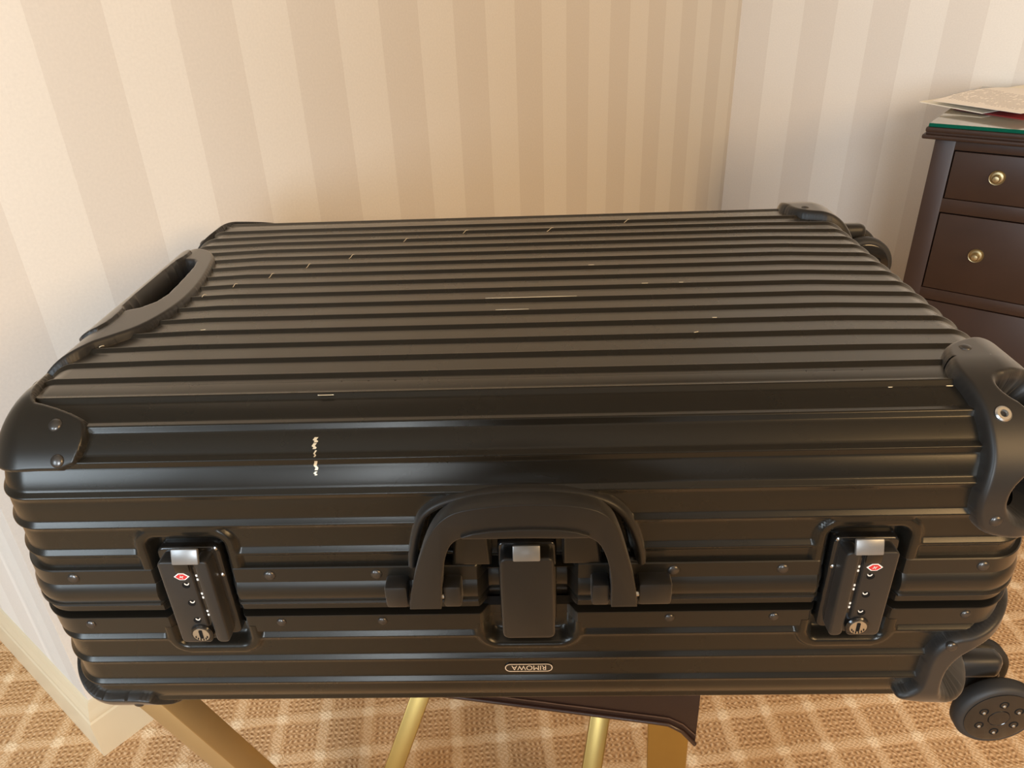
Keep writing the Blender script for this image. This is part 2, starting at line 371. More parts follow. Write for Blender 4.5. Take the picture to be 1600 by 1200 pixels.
def gmap(p, q, sx, sy, low=False):
    """corner-centred coordinates of the rounded case: p runs round the perimeter (0..LC is the corner), q runs up the side (q>0 is the edge radius)"""
    p, q = np.broadcast_arrays(np.asarray(p, float), np.asarray(q, float))
    rz, zb, sz, lz = (RZL, ZBL, -1, LZL) if low else (RZ, ZB, 1, LZ)
    ph = np.clip(p/LC, 0, 1)*np.pi/2; th = np.clip(q/lz, 0, 1)*np.pi/2
    n = np.stack([np.sin(ph)*np.cos(th)*sx, -np.cos(ph)*np.cos(th)*sy, np.sin(th)*sz], -1)
    cx = (XR-RX) if sx > 0 else (XL+RX); cy = RY if sy > 0 else W-RY
    x = cx + RX*n[..., 0]; y = cy + RY*n[..., 1]; z = zb + rz*n[..., 2]
    x = x - sx*np.maximum(-p, 0); y = y + sy*np.maximum(p-LC, 0); z = z - sz*np.maximum(-q, 0)
    e = np.maximum(q-lz, 0); x = x - sx*e*np.sin(ph); y = y + sy*e*np.cos(ph)
    return np.stack([x, y, z + ZO], -1), n
LK = 0.2565                                     # lock centre
def rrect_sd(x, z, cx, cz, hx, hz, r):
    qx = np.abs(x-cx)-(hx-r); qz = np.abs(z-cz)-(hz-r)
    return -(np.hypot(np.maximum(qx, 0), np.maximum(qz, 0)) + np.minimum(np.maximum(qx, qz), 0) - r)
HS = chaikin([(-0.091, 0.1180), (-0.0885, 0.1449), (-0.0805, 0.1775), (-0.071, 0.1899), (-0.055, 0.1984), (-0.0277, 0.2037), (0.004, 0.2053), (0.0391, 0.2033), (0.064, 0.1966), (0.0785, 0.1855), (0.087, 0.1690), (0.094, 0.1449), (0.096, 0.1180)], 1)
def front_recess(x, s, d):
    """pressed pockets round the locks, the centre latch and the carry handle (s = height along the skin)"""
    for c in (-LK, LK):
        a = rrect_sd(x, s, c, 0.1035, 0.0385, 0.0655, 0.017)
        d = np.where(a > -0.002, d + (0.0006-d)*sstep(a, -0.002, 0.001), d)
        d = d - 0.0125*sstep(a, 0.006, 0.0145)
    a = rrect_sd(x, s, 0.003, 0.085, 0.0435, 0.046, 0.020)
    k = s < 0.09
    d = np.where(k & (a > -0.002), d + (0.0004-d)*sstep(a, -0.002, 0.001), d)
    d = d - np.where(k, 0.0125*sstep(a, 0.004, 0.0135), 0)
    a = poly_sd(x, s, HS) - 0.0035
    d = np.where(a > -0.001, d + (0.0-d)*sstep(a, -0.001, 0.001), d)
    d = d - 0.013*sstep(a, 0.0035, 0.0085)
    return d
# ---- outlines of the pads that sit on the corners (p, q)
BR_TOP = chaikin([(-0.005, -0.033), (-0.022, -0.026), (-0.030, -0.010), (-0.031, 0.004), (-0.0285, 0.020), (-0.0265, 0.0335), (-0.027, 0.048), (-0.028, 0.065), (-0.0315, 0.082), (-0.036, 0.099),
                  (-0.030, 0.118), (-0.012, 0.128), (0.03, 0.143), (0.075, 0.1455), (0.097, 0.1450), (0.115, 0.136), (0.127, 0.112), (0.130, 0.085), (0.130, -0.02), (0.10, -0.040), (0.03, -0.036)], 2)
BR_HOLE1 = chaikin([(0.006, 0.0905), (-0.006, 0.0890), (-0.0065, 0.081), (0.004, 0.0715), (0.024, 0.062), (0.060, 0.056), (0.072, 0.064), (0.070, 0.078), (0.050, 0.086), (0.028, 0.0905)], 2)
BR_HOLE2 = chaikin([(0.004, 0.020), (-0.006, 0.008), (-0.003, -0.008), (0.010, -0.018), (0.04, -0.022), (0.10, -0.015), (0.11, 0.02), (0.10, 0.042), (0.04, 0.040), (0.018, 0.032)], 2)
BR_LOW = chaikin([(0.060, -0.084), (0.030, -0.076), (0.0056, -0.067), (-0.014, -0.063), (-0.026, -0.050), (-0.029, -0.0325), (-0.0285, -0.016), (-0.030, -0.002), (-0.044, 0.005), (-0.044, 0.012),
                  (-0.020, 0.020), (0.03, 0.028), (0.10, 0.030), (0.13, 0.0), (0.13, -0.05), (0.10, -0.078)], 2)
BR_LOWH = chaikin([(-0.004, 0.010), (-0.0075, -0.012), (-0.005, -0.031), (0.005, -0.046), (0.03, -0.056), (0.07, -0.062), (0.11, -0.045), (0.11, 0.0), (0.09, 0.018), (0.03, 0.018)], 2)
TEL = chaikin([(0.125, LZ-0.05), (0.136, LZ-0.015), (0.166, LZ+0.012), (0.187, LZ+0.031), (0.234, LZ+0.044), (0.283, LZ+0.0445), (0.338, LZ+0.036), (0.376, LZ+0.027), (0.399, LZ+0.010), (0.404, LZ-0.012), (0.404, LZ-0.06), (0.13, LZ-0.06)], 2)
TELH = chaikin([(0.222, LZ-0.035), (0.226, LZ+0.002), (0.250, LZ+0.0185), (0.30, LZ+0.0165), (0.350, LZ+0.0125), (0.362, LZ+0.004), (0.360, LZ-0.035)], 1)
def shell_cut(p, q, sx, sy, d, low):
    if sx > 0 and not low:
        for hp in (BR_HOLE1, BR_HOLE2): d = d - 0.030*sstep(poly_sd(p, q, hp), -0.005, 0.002)
    if sx > 0 and low: d = d - 0.030*sstep(poly_sd(p, q, BR_LOWH), -0.005, 0.002)
    if sx < 0 and not low:
        pp = p if sy > 0 else (2*LC + (W-2*RY)) - p
        d = d - 0.030*sstep(poly_sd(pp, q, TELH), -0.004, 0.002)
    return d
def shell_disp(p, q, X, sx, sy, low):
    s = (ZB + q) if not low else (ZBL - q)          # arc height along the skin
    rz = RZL if low else RZ; lz = LZL if low else LZ
    dr = rib(s - (0.0 if low else ZU))
    th = np.clip(q/lz, 0, 1)
    y = X[..., 1]
    # on the ends the lengthwise ribs of the top face roll over the edge and die out
    top_s = ZB + LZ + (y - RY)
    de_t = rib(top_s - ZU)
    de = np.where(q > 0, -RH + (de_t + RH)*sstep(th, 0.25, 0.75), dr)
    de = np.where(q <= 0, dr, de)
    bl = np.clip(p/LC, 0, 1)
    d = dr*(1-sstep(bl, 0.15, 0.85)) + de*sstep(bl, 0.15, 0.85)
    if sy > 0:
        f = p < 0.005
        d = np.where(f, front_recess(X[..., 0], s, d), d)
    return shell_cut(p, q, sx, sy, d, low)
def quadrant(sx, sy, low, q0, step_front):
    halfx = abs((XR-RX) if sx > 0 else (XL+RX)); halfy = W/2 - RY
    ph_y = (ZU-ZB-LZ) if sy > 0 else (ZB+LZ+(W-2*RY)-ZU)          # crest phase measured from the corner inwards
    ps = np.concatenate([np.linspace(-halfx, 0, max(8, int(halfx/step_front)), endpoint=False), np.linspace(0, LC, 30, endpoint=False), (LC + rib_samples(0, halfy, ph_y)) if True else 0])
    lz = LZL if low else LZ
    qs = rib_samples(q0, lz, (ZU-ZB) if not low else ZBL)
    Pm, Q = np.meshgrid(ps, qs, indexing='ij')
    X, n = gmap(Pm, Q, sx, sy, low)
    d = shell_disp(Pm, Q, X, sx, sy, low)
    V = (X + n*d[..., None])
    # crown of the lid
    F = grid_faces(len(ps), len(qs))
    if (sx*sy > 0) != low: F = [f[::-1] for f in F]
    return V.reshape(-1, 3), F
def top_patch(low):
    xs = np.concatenate([np.linspace(XL+RX, XL+RX+0.06, 40, endpoint=False), np.linspace(XL+RX+0.06, XR-RX-0.03, 30, endpoint=False), np.linspace(XR-RX-0.03, XR-RX, 10)])
    ys = RY + rib_samples(0, W-2*RY, (ZU-ZB-LZ) if not low else ZBL-LZL)
    X, Y = np.meshgrid(xs, ys, indexing='ij')
    if low: Z = np.full(X.shape, ZBL-RZL+ZO) - rib(ZBL-LZL-(Y-RY))
    else:
        d = rib(ZB+LZ+(Y-RY)-ZU)
        k = np.clip((X-(XL+RX))/0.08, 0, 1)*np.clip(((XR-RX)-X)/0.08, 0, 1)
        Z = H + ZO + d + DOME*np.maximum(0, 1-((Y-W/2)/0.205)**2)*k
        Z = Z - 0.030*sstep(poly_sd(LC+Y-RY, LZ+X-(XL+RX), TELH), -0.004, 0.002)
    F = grid_faces(len(xs), len(ys))
    if low: F = [f[::-1] for f in F]
    return np.stack([X, Y, Z], -1).reshape(-1, 3), F
SC = empty('suitcase', (0, W/2, ZO + ZBL - RZL), 'large black ribbed aluminium suitcase lying flat on a brass luggage rack', 'suitcase')
def shell(name, low, q0):
    VV = []; FF = []; n = 0
    for sx in (-1, 1):
        for sy in (1, -1):
            V, F = quadrant(sx, sy, low, q0, 0.0016 if sy > 0 else 0.008)
            VV.append(V); FF += [tuple(i+n for i in f) for f in F]; n += len(V)
    V, F = top_patch(low); VV.append(V); FF += [tuple(i+n for i in f) for f in F]
    o = obj(name, np.concatenate(VV), FF, M['alu'], SC, 0)
    bm = bmesh.new(); bm.from_mesh(o.data); bmesh.ops.remove_doubles(bm, verts=bm.verts, dist=0.0002); bm.to_mesh(o.data); bm.free()
    o.data.shade_smooth(); o.data.set_sharp_from_angle(angle=math.radians(60))
    return o
shell('upper_shell', False, 0.126 - ZB)
shell('lower_shell', True, ZBL - 0.068)

# ---- the two frame profiles that meet at the opening
def perimeter(step=0.002):
    """ordered points round the case with outward normals (front-left quadrant start)"""
    P = []; N = []
    def add(sx, sy, rev):
        halfx = abs((XR-RX) if sx > 0 else (XL+RX)); halfy = W/2-RY
        ps = np.concatenate([np.linspace(-halfx, 0, int(halfx/step), endpoint=False), np.linspace(0, LC, 24, endpoint=False), np.linspace(LC, LC+halfy, 20)])
        X, n = gmap(ps, -0.02, sx, sy)
        if rev: X, n = X[::-1], n[::-1]
        P.append(X[:-1]); N.append(n[:-1])
    add(1, 1, False); add(1, -1, True); add(-1, -1, False); add(-1, 1, True)
    P = np.concatenate(P); N = np.concatenate(N); P[:, 2] = 0; return P, N
PP, PN = perimeter()
def frame_ring(name, prof, m, deep):
    V = []; n = len(PP); k = len(prof)
    x = PP[:, 0]; onf = PN[:, 1] < -0.99
    inn = np.zeros(n)
    for c, h0, h1 in ((-LK, 0.024, 0.0325), (LK, 0.024, 0.0325), (0.003, 0.030, 0.0395)):
        inn = np.maximum(inn, np.where(onf, 1-sstep(np.abs(x-c), h0, h1), 0))
    for (z, off) in prof:
        V.append(PP + PN*(off - deep*inn)[:, None] + np.array([0, 0, z+ZO]))
    V = np.stack(V, 1).reshape(-1, 3); F = []
    for i in range(n):
        i2 = (i+1) % n
        for j in range(k-1): F.append((i*k+j, i2*k+j, i2*k+j+1, i*k+j+1))
    return obj(name, V, F, m, SC, 35)
UP = [(0.0872, -0.010), (0.0868, -0.0002), (0.0875, 0.0006), (0.0938, 0.0006), (0.0945, 0.0030), (0.0955, 0.0036), (0.0972, 0.0030), (0.0980, 0.0016), (0.1010, 0.0028), (0.1050, 0.0034), (0.1100, 0.0030), (0.1140, 0.0014), (0.1158, 0.0004), (0.1163, 0.0012), (0.1296, 0.0012), (0.1305, 0.0004), (0.1308, -0.006)]
LP = [(0.0612, -0.006), (0.0618, 0.0002), (0.0790, 0.0006), (0.0800, 0.0022), (0.0808, 0.0020), (0.0812, 0.0), (0.0812, -0.010)]
frame_ring('upper_frame', UP, M['frame'], 0.0125)
frame_ring('lower_frame', LP, M['frame'], 0.0125)
sl = frame_ring('frame_gap_shade', [(0.0795, -0.0085), (0.0890, -0.0085)], M['dark'], 0.0)  # black strip painted as the shade in the gap between the frames

# ---- rivets
def rivet_proto(r, h):
    prof = [(r, -0.002), (r, 0.0002)] + [(r*math.cos(a), h*math.sin(a)) for a in np.linspace(0.25, 1.5, 6)]
    return lathe(prof, (0, 0, 0), (0, 0, 1), 16)
RVm = None
def rivet(pos, nrm, scale=1.0, m='rivet'):
    global RVm
    q = Vector((0, 0, 1)).rotation_difference(Vector(nrm))
    if RVm is None:
        V, F = rivet_proto(0.0046, 0.0022); RVm = obj('rivet', np.array(V) + ORG[SC], F, M['rivet'], SC, 50)
        o = RVm; o.location = (np.array(pos)-ORG[SC]).tolist(); o.rotation_mode = 'QUATERNION'; o.rotation_quaternion = q
    else: o = copy_obj(RVm, SC, pos, q)
    o.scale = (scale, scale, scale)
    return o
for x in (-0.352, -0.197, -0.1135, 0.1145, 0.197, 0.346): rivet((x, -0.0012, 0.1232+ZO), (0, -1, 0))
for x in (-0.354, -0.197, -0.1148, 0.1148, 0.197, 0.346): rivet((x, -0.0006, 0.0725+ZO), (0, -1, 0), 0.85)
for y in (0.10, 0.20, 0.34, 0.45):
    rivet((XR+0.0012, y, 0.1232+ZO), (1, 0, 0)); rivet((XL-0.0012, y, 0.1232+ZO), (-1, 0, 0))

# ---- pads: skins that follow the corner, with rounded edges
def pad(name, outline, holes, sx, sy, low, m, h=0.005, r=0.005, step=0.0012, sink=-0.006, hsink=-0.014, parent=None):
    lo = outline.min(0)-0.004; hi = outline.max(0)+0.004
    ps = np.arange(lo[0], hi[0], step); qs = np.arange(lo[1], hi[1], step)
    Pm, Q = np.meshgrid(ps, qs, indexing='ij')
    def sds(A, B):
        so = poly_sd(A, B, outline); sh = np.full(so.shape, 1.0)
        for hp in holes: sh = np.minimum(sh, -poly_sd(A, B, hp))
        return so, sh
    so, sh = sds(Pm, Q); sd = np.minimum(so, sh)
    near = np.abs(sd) < 0.75*step                      # snap the cells at the rim onto the outline
    gp, gq = np.gradient(sd, step, step); g2 = gp**2+gq**2+1e-9
    Pm = np.where(near, Pm - sd*gp/g2, Pm); Q = np.where(near, Q - sd*gq/g2, Q)
    lz_ = LZL if low else LZ
    Pm = np.where((Pm > LC) & (Pm-LC < step), LC, Pm)
    ok = (sd > -0.75*step) & ~((Q > lz_+step) & (Pm < LC))      # past the edge radius only the end-side strip is kept
    Q = np.where(Pm < LC, np.minimum(Q, lz_), Q)
    so, sh = sds(Pm, Q); so = np.maximum(so, 0); sh = np.maximum(sh, 0)
    f = lambda s_: np.sqrt(np.clip(1-(1-np.clip(s_/r, 0, 1))**2, 0, 1))
    off = np.minimum(sink+(h-sink)*f(so), hsink+(h-hsink)*f(sh))
    X, n = gmap(Pm, Q, sx, sy, low)
    V = X + n*off[..., None]
    nq = len(qs); F = []; okr = ok.ravel()
    for i in range(len(ps)-1):
        for j in range(nq-1):
            a = [v for v in (i*nq+j, (i+1)*nq+j, (i+1)*nq+j+1, i*nq+j+1) if okr[v]]
            if len(a) >= 3: F.append(tuple(a))
    used = sorted({v for f_ in F for v in f_}); mp = {v: i for i, v in enumerate(used)}
    F = [tuple(mp[v] for v in f_) for f_ in F]
    if (sx*sy > 0) != low: F = [f_[::-1] for f_ in F]
    o = obj(name, V.reshape(-1, 3)[used], F, m, parent or SC, 60)
    return o
def pad_rivet(p, q, sx, sy, low, off, scale=1.0):
    X, n = gmap(p, q, sx, sy, low); n = n/np.linalg.norm(n); return rivet(X + n*off, n, scale)
GU = chaikin([(-0.046, 0.0705), (-0.0475, 0.055), (-0.0395, 0.0345), (0.0, 0.0345), (0.05, 0.030), (LC, 0.030), (LC+0.035, 0.034), (LC+0.040, 0.055), (LC+0.034, 0.078), (LC+0.01, 0.098), (0.05, 0.099), (0.01, 0.093), (-0.014, 0.0865), (-0.038, 0.0770)], 1)
for sy in (1, -1):
    pad('corner_guard', GU, [], -1, sy, False, M['plastic'] if sy < 0 else M['frame'], h=0.0035, r=0.003)
    for a in ((-0.023, 0.0685), (-0.0285, 0.0425), (LC+0.022, 0.066), (LC+0.022, 0.045)): pad_rivet(*a, -1, sy, False, 0.0034, 1.1)
GL = chaikin([(-0.034, 0.0065), (-0.040, 0.018), (-0.052, 0.028), (-0.052, 0.05), (0.05, 0.06), (LC+0.04, 0.05), (LC+0.04, -0.012), (LC, -0.014), (0.05, -0.010), (0.02, 0.0035), (0.0, 0.005)], 1)
for sy in (1, -1):
    pad('corner_guard', GL, [], -1, sy, True, M['plastic'], h=0.004, r=0.003)
    pad_rivet(-0.0215, 0.0175, -1, sy, True, 0.0036, 0.9)
for sy in (1, -1):
    b_ = pad('wheel_bracket', BR_TOP, [BR_HOLE1, BR_HOLE2], 1, sy, False, M['plastic'], h=0.0075, r=0.006)
    b_['label'] = 'curved black plastic wheel bracket on the upper corner'
    pad_rivet(-0.0129, -0.0133, 1, sy, False, 0.0072, 1.0)
    rp = at_z(1508, 543, H+ZO+0.0072); rivet((rp[0], rp[1] if sy > 0 else W-rp[1], H+ZO+0.0072), (0, 0, 1))
    X, n = gmap(-0.0134, 0.0613, 1, sy, False)
    V, F = lathe([(0.0058, -0.001), (0.0058, 0.0012), (0.0048, 0.0022), (0.0028, 0.0022), (0.0022, 0.0002)], X + n*0.0072, n, 20)
    obj('steel_eyelet', V, F, M['steel'], SC, 40)
    b_ = pad('wheel_bracket', BR_LOW, [BR_LOWH], 1, sy, True, M['plastic'], h=0.0075, r=0.006)
    pad_rivet(-0.0129, -0.0538, 1, sy, True, 0.0072, 1.0)

# ---- castors: twin wheels hanging below their swivel on the right-hand end
def castor(cx, cz, cy):
    piv = np.array([XR-0.012, cy, cz+0.030+ZO])
    body = []
    bm = bmesh.new()
    bm_box(bm, (XR+0.012, cy, cz+0.034+ZO), (0.045, 0.020, 0.026), None, 0.008, 3)
    bm_box(bm, ((XR+cx)/2+0.008, cy, cz+0.012+ZO), (cx-XR+0.006, 0.014, 0.030), None, 0.006, 3)
    fk = from_bm('castor_fork', bm, M['plastic'], SC, 45)
    R = 0.0365; wd = 0.0165
    for s in (-1, 1):
        yc = cy + s*0.024
        prof = [(R-0.010, -wd/2+0.002), (R-0.006, -wd/2), (R-0.0025, -wd/2+0.0008), (R, -wd/2+0.004), (R, wd/2-0.004), (R-0.0025, wd/2-0.0008), (R-0.006, wd/2), (R-0.010, wd/2-0.002)]
        V, F = lathe(prof, (cx, yc, cz+ZO), (0, s, 0), 48)
        wh = obj('castor_wheel', V, F, M['rubber'], SC, 40)
        V, F = lathe([(R-0.0065, wd/2-0.004), (R-0.0065, wd/2+0.0004), (R-0.008, wd/2+0.0010), (0.010, wd/2+0.0010), (0.0092, wd/2+0.0004), (0.0088, wd/2+0.0012), (0.002, wd/2+0.0016)], (cx, yc, cz+ZO), (0, s, 0), 40)
        obj('hub_disc', V, F, M['plastic_gloss'], wh, 30)
        for k in range(6):
            an = math.pi/6 + k*math.pi/3; hx, hz = cx+0.0178*math.cos(an), cz+0.0178*math.sin(an)
            V, F = lathe([(0.0044, 0.0), (0.0040, 0.0006), (0.0030, 0.0004), (0.0024, -0.0002)], (hx, yc+s*(wd/2+0.0008), hz+ZO), (0, s, 0), 14)
            obj('hub_hole', V, F, M['dark'], wh, 30)
            V, F = lathe([(0.0016, 0.0), (0.0010, 0.0007)], (hx+0.0006, yc+s*(wd/2+0.001), hz+ZO-0.0021), (0, s, 0), 8)
            obj('hub_glint', V, F, M['steel'], wh, 30)  # tiny bright stud modelled as a glint in the hole
WZ_LOW, WZ_UP = -0.078, 0.185
for cy in (0.052, W-0.052): castor(0.423, WZ_LOW, cy)
for cy in (0.052, W-0.052): castor(0.424, WZ_UP, cy)

# ---- telescopic handle set into the left-hand end
tp = pad('handle_housing', TEL, [TELH], -1, 1, False, M['plastic'], h=0.0055, r=0.004, hsink=-0.028)
BAR = chaikin([(0.180, LZ-0.004), (0.176, LZ-0.030), (0.182, LZ-0.048), (0.392, LZ-0.048), (0.397, LZ-0.030), (0.392, LZ-0.004), (0.366, LZ-0.002), (0.350, LZ-0.012), (0.235, LZ-0.012), (0.220, LZ-0.001)], 1)
bp_ = pad('telescopic_grip', BAR, [], -1, 1, False, M['plastic'], h=0.0085, r=0.003, sink=-0.012)
bp_['label'] = 'flat black pull bar sunk in the end of the lid'

# ---- carry handle
def extrude_poly(poly, y0, y1, bev, name, m, parent, seg=3):
    """poly in (x, z) case frame, extruded along y"""
    bm = bmesh.new(); vs = [bm.verts.new((p[0], y0, p[1]+ZO)) for p in poly]; f = bm.faces.new(vs)
    r = bmesh.ops.extrude_face_region(bm, geom=[f]); nv = [g for g in r['geom'] if isinstance(g, bmesh.types.BMVert)]
    for v in nv: v.co.y = y1
    bm.normal_update()
    es = [e for e in bm.edges if abs(e.verts[0].co.y-e.verts[1].co.y) < 1e-9]
    if bev: bmesh.ops.bevel(bm, geom=es, offset=bev, segments=seg, affect='EDGES', profile=0.5, clamp_overlap=True)
    return from_bm(name, bm, m, parent, 45)
so = [(-0.089, 0.1320), (-0.0875, 0.1468), (-0.0795, 0.1775), (-0.070, 0.1891), (-0.054, 0.1971), (-0.0277, 0.2021), (0.004, 0.2037), (0.0391, 0.2018), (0.063, 0.1953), (0.0772, 0.1842), (0.086, 0.1681), (0.0925, 0.1468), (0.094, 0.1320)]
so_s = chaikin(so, 2, False)
c0 = np.array([0.003, 0.150])
si = []
for i in range(len(so_s)):
    a = so_s[max(i-1, 0)]; b = so_s[min(i+1, len(so_s)-1)]; t = (b-a)/np.linalg.norm(b-a); nrm = np.array([t[1], -t[0]]); si.append(so_s[i]+nrm*0.0085)
# the moulded surround follows the shell, including the start of the lid's edge radius
def skin_pt(x, s, off):
    q = s - ZB
    X, n = gmap(-1e-6 if True else 0, q, 1, 1, False); X = np.array(X); X[0] = x
    return X + np.array(n)*off
V = []; prof_n = 7
for i in range(len(so_s)):
    for k in range(prof_n):
        f = k/(prof_n-1); c = so_s[i]*(1-f)+np.array(si[i])*f
        V.append(skin_pt(c[0], c[1], -0.006 + 0.0105*math.sin(math.pi*min(1, max(0, f)))**0.35))
o_ = obj('handle_surround', V, [f[::-1] for f in grid_faces(len(so_s), prof_n)], M['plastic'], SC, 60)
ho = [(-0.0872, 0.103), (-0.0845, 0.122), (-0.0785, 0.1434), (-0.0690, 0.1715), (-0.0575, 0.1895), (-0.041, 0.1985), (0.0046, 0.2025), (0.0481, 0.1990), (0.0645, 0.1885), (0.0722, 0.1690), (0.0797, 0.1405), (0.0840, 0.122), (0.0855, 0.103)]
hi_ = [(0.0660, 0.103), (0.0655, 0.1345), (0.0600, 0.1585), (0.0515, 0.1710), (0.030, 0.1758), (0.0039, 0.1770), (-0.025, 0.1765), (-0.0463, 0.1722), (-0.0545, 0.1620), (-0.0600, 0.1368), (-0.0630, 0.103)]
ho_s = chaikin(ho, 2, False); hi_s = chaikin(hi_, 2, False)
hd = extrude_poly([tuple(p) for p in ho_s]+[tuple(p) for p in hi_s], -0.019, -0.003, 0.0035, 'carry_handle', M['plastic'], SC)
gi = chaikin([(-0.048, 0.1735), (-0.030, 0.1800), (0.0039, 0.1815), (0.035, 0.1800), (0.053, 0.1730), (0.030, 0.1725), (0.0039, 0.1735), (-0.025, 0.1730)], 1)
extrude_poly([tuple(p) for p in gi], -0.0215, -0.012, 0.002, 'grip_pad', M['plastic'], hd)
# in the pocket behind the handle
extrude_poly([(-0.054, 0.132), (-0.050, 0.1690), (-0.026, 0.1690), (-0.024, 0.132)], 0.016, -0.0035, 0.003, 'pocket_block', M['frame'], SC)
extrude_poly([(0.030, 0.132), (0.030, 0.1690), (0.055, 0.1690), (0.060, 0.132)], 0.016, -0.0035, 0.003, 'pocket_block', M['frame'], SC)
for (x0, x1, dz) in ((-0.106, -0.0885, 0), (-0.0615, -0.0475, 0), (0.0515, 0.0650, 0), (0.0868, 0.1120, 0)):
    box('hinge_block', ((x0+x1)/2, -0.0065, 0.1110+ZO), (x1-x0, 0.017, 0.021), M['plastic'], SC, None, 0.0025)
for x in (-0.0622, 0.0862):
    V, F = lathe([(0.0024, -0.0015), (0.0024, 0.0015)], (x, -0.0115, 0.110+ZO), (1, 0, 0), 12); obj('hinge_pin', V, F, M['steel'], SC, 40)

# ---- locks
def prism(poly, y0, y1, name, m, parent): return extrude_poly(poly, y0, y1, 0, name, m, parent)
def arc(cx, cz, r, a0, a1, n=10): return [(cx+r*math.cos(a), cz+r*math.sin(a)) for a in np.linspace(a0, a1, n)]
def rr(cx, cz, hx, hz, r):
    return arc(cx+hx-r, cz+hz-r, r, 0, math.pi/2, 6)+arc(cx-hx+r, cz+hz-r, r, math.pi/2, math.pi, 6)+arc(cx-hx+r, cz-hz+r, r, math.pi, 1.5*math.pi, 6)+arc(cx+hx-r, cz-hz+r, r, 1.5*math.pi, 2*math.pi, 6)
def ring_poly(name, cx, cz, ro, ri, a0, a1, y0, y1, m, parent):
    return prism(arc(cx, cz, ro, a0, a1, 9)+arc(cx, cz, ri, a1, a0, 9), y0, y1, name, m, parent)
def lock(cx, s):
    """s=+1: dial slot lies towards +x"""
    base = extrude_poly(rr(cx, 0.1045, 0.0245, 0.046, 0.006), 0.014, 0.001, 0.002, 'lock_base', M['plastic_gloss'], SC)
    YF = -0.0115
    # cover plate in two halves with the dial slot between them
    plate = extrude_poly(rr(cx-s*0.0070, 0.1045, 0.0125, 0.0425, 0.004), 0.010, YF, 0.0016, 'lock_plate', M['plastic'], SC)
    extrude_poly(rr(cx+s*0.0140, 0.1045, 0.0052, 0.0425, 0.004), 0.010, YF, 0.0016, 'lock_rail', M['plastic'], plate)
    extrude_poly(rr(cx+s*0.0072, 0.1045, 0.0030, 0.040, 0.001), 0.010, YF+0.0025, 0.0003, 'dial_slot', M['plastic_gloss'], plate)
    # release tab
    tb = frame_rot((1, 0, 0), (0, -0.55, 0.83))
    box('release_tab', (cx+s*0.005, -0.0125, 0.1535+ZO), (0.0205, 0.0035, 0.0125), M['silver_plastic'], SC, frame_rot((1, 0, 0), (0, 0.35, 1)), 0.0012)
    box('tab_stem', (cx-s*0.0005, YF-0.0006, 0.1425+ZO), (0.0115, 0.002, 0.009), M['frame'], plate, None, 0.0005)
    ex = cx - s*0.0030
    # red diamond emblem with pale outline
    d = lambda k: [(ex-0.0060*k, 0.1330), (ex-0.0022*k, 0.1330+0.0032*k), (ex+0.0022*k, 0.1330+0.0032*k), (ex+0.0060*k, 0.1330), (ex+0.0022*k, 0.1330-0.0032*k), (ex-0.0022*k, 0.1330-0.0032*k)]
    em = prism(d(1.0), YF+0.0004, YF-0.0004, 'emblem', M['white_ink'], plate)
    prism(d(0.80), YF, YF-0.0006, 'emblem_face', M['red'], plate)
    for a in range(4):
        an = a*math.pi/2+0.5; prism([(ex+0.0022*math.cos(an), 0.1330+0.0018*math.sin(an)), (ex+0.0005*math.cos(an+1.5), 0.1330+0.0005*math.sin(an+1.5)), (ex, 0.1330), (ex+0.0005*math.cos(an-1.5), 0.1330+0.0005*math.sin(an-1.5))], YF-0.0005, YF-0.0008, 'emblem_flame', M['white_ink'], plate)
    for z in (0.1250, 0.1065, 0.0880):
        V, F = lathe([(0.0030, -0.001), (0.0030, 0.0003), (0.0022, 0.0001)], (ex+s*0.0012, YF, z-0.0010+ZO), (0, -1, 0), 16); obj('dial_window', V, F, M['dark'], plate, 30)
        ring_poly('dial_digit', ex+s*0.0022, z+0.0013, 0.0019, 0.0012, math.pi, 2*math.pi, YF, YF-0.0006, M['white_ink'], plate)
        for dz in (0.0022, -0.0018):
            prism(rr(cx+s*0.0072, z+0.0045+dz, 0.0007, 0.0010, 0.0003), YF+0.0026, YF+0.0020, 'dial_tick', M['white_ink'], plate)
    kx = cx - s*0.0010; kz = 0.0735
    V, F = lathe([(0.0090, -0.004), (0.0090, 0.0012), (0.0080, 0.0022), (0.0068, 0.0022)], (kx, YF, kz+ZO), (0, -1, 0), 28); kb = obj('key_barrel', V, F, M['plastic_gloss'], plate, 30)
    V, F = lathe([(0.0068, 0.001), (0.0066, 0.0027), (0.001, 0.0029)], (kx, YF, kz+ZO), (0, -1, 0), 28); obj('key_cylinder', V, F, M['steel'], plate, 30)
    prism(rr(kx+s*0.0002, kz+0.0008, 0.0013, 0.0042, 0.0006), YF-0.0026, YF-0.0033, 'key_slot', M['dark'], plate)
    for k in range(6):
        an = math.radians(205+k*26); prism(rr(kx+0.0050*math.cos(an), kz+0.0050*math.sin(an), 0.00035, 0.0009, 0.0002), YF-0.0024, YF-0.0032, 'key_mark', M['dark'], plate)
    for z in (0.1490, 0.1225):
        V, F = lathe([(0.0018, -0.002), (0.0018, 0.0002), (0.0006, 0.0010)], (cx+s*0.0215, 0.0012, z+ZO), (0, -1, 0), 12); obj('lock_screw', V, F, M['steel'], SC, 40)
lock(-LK, 1); lock(LK, -1)
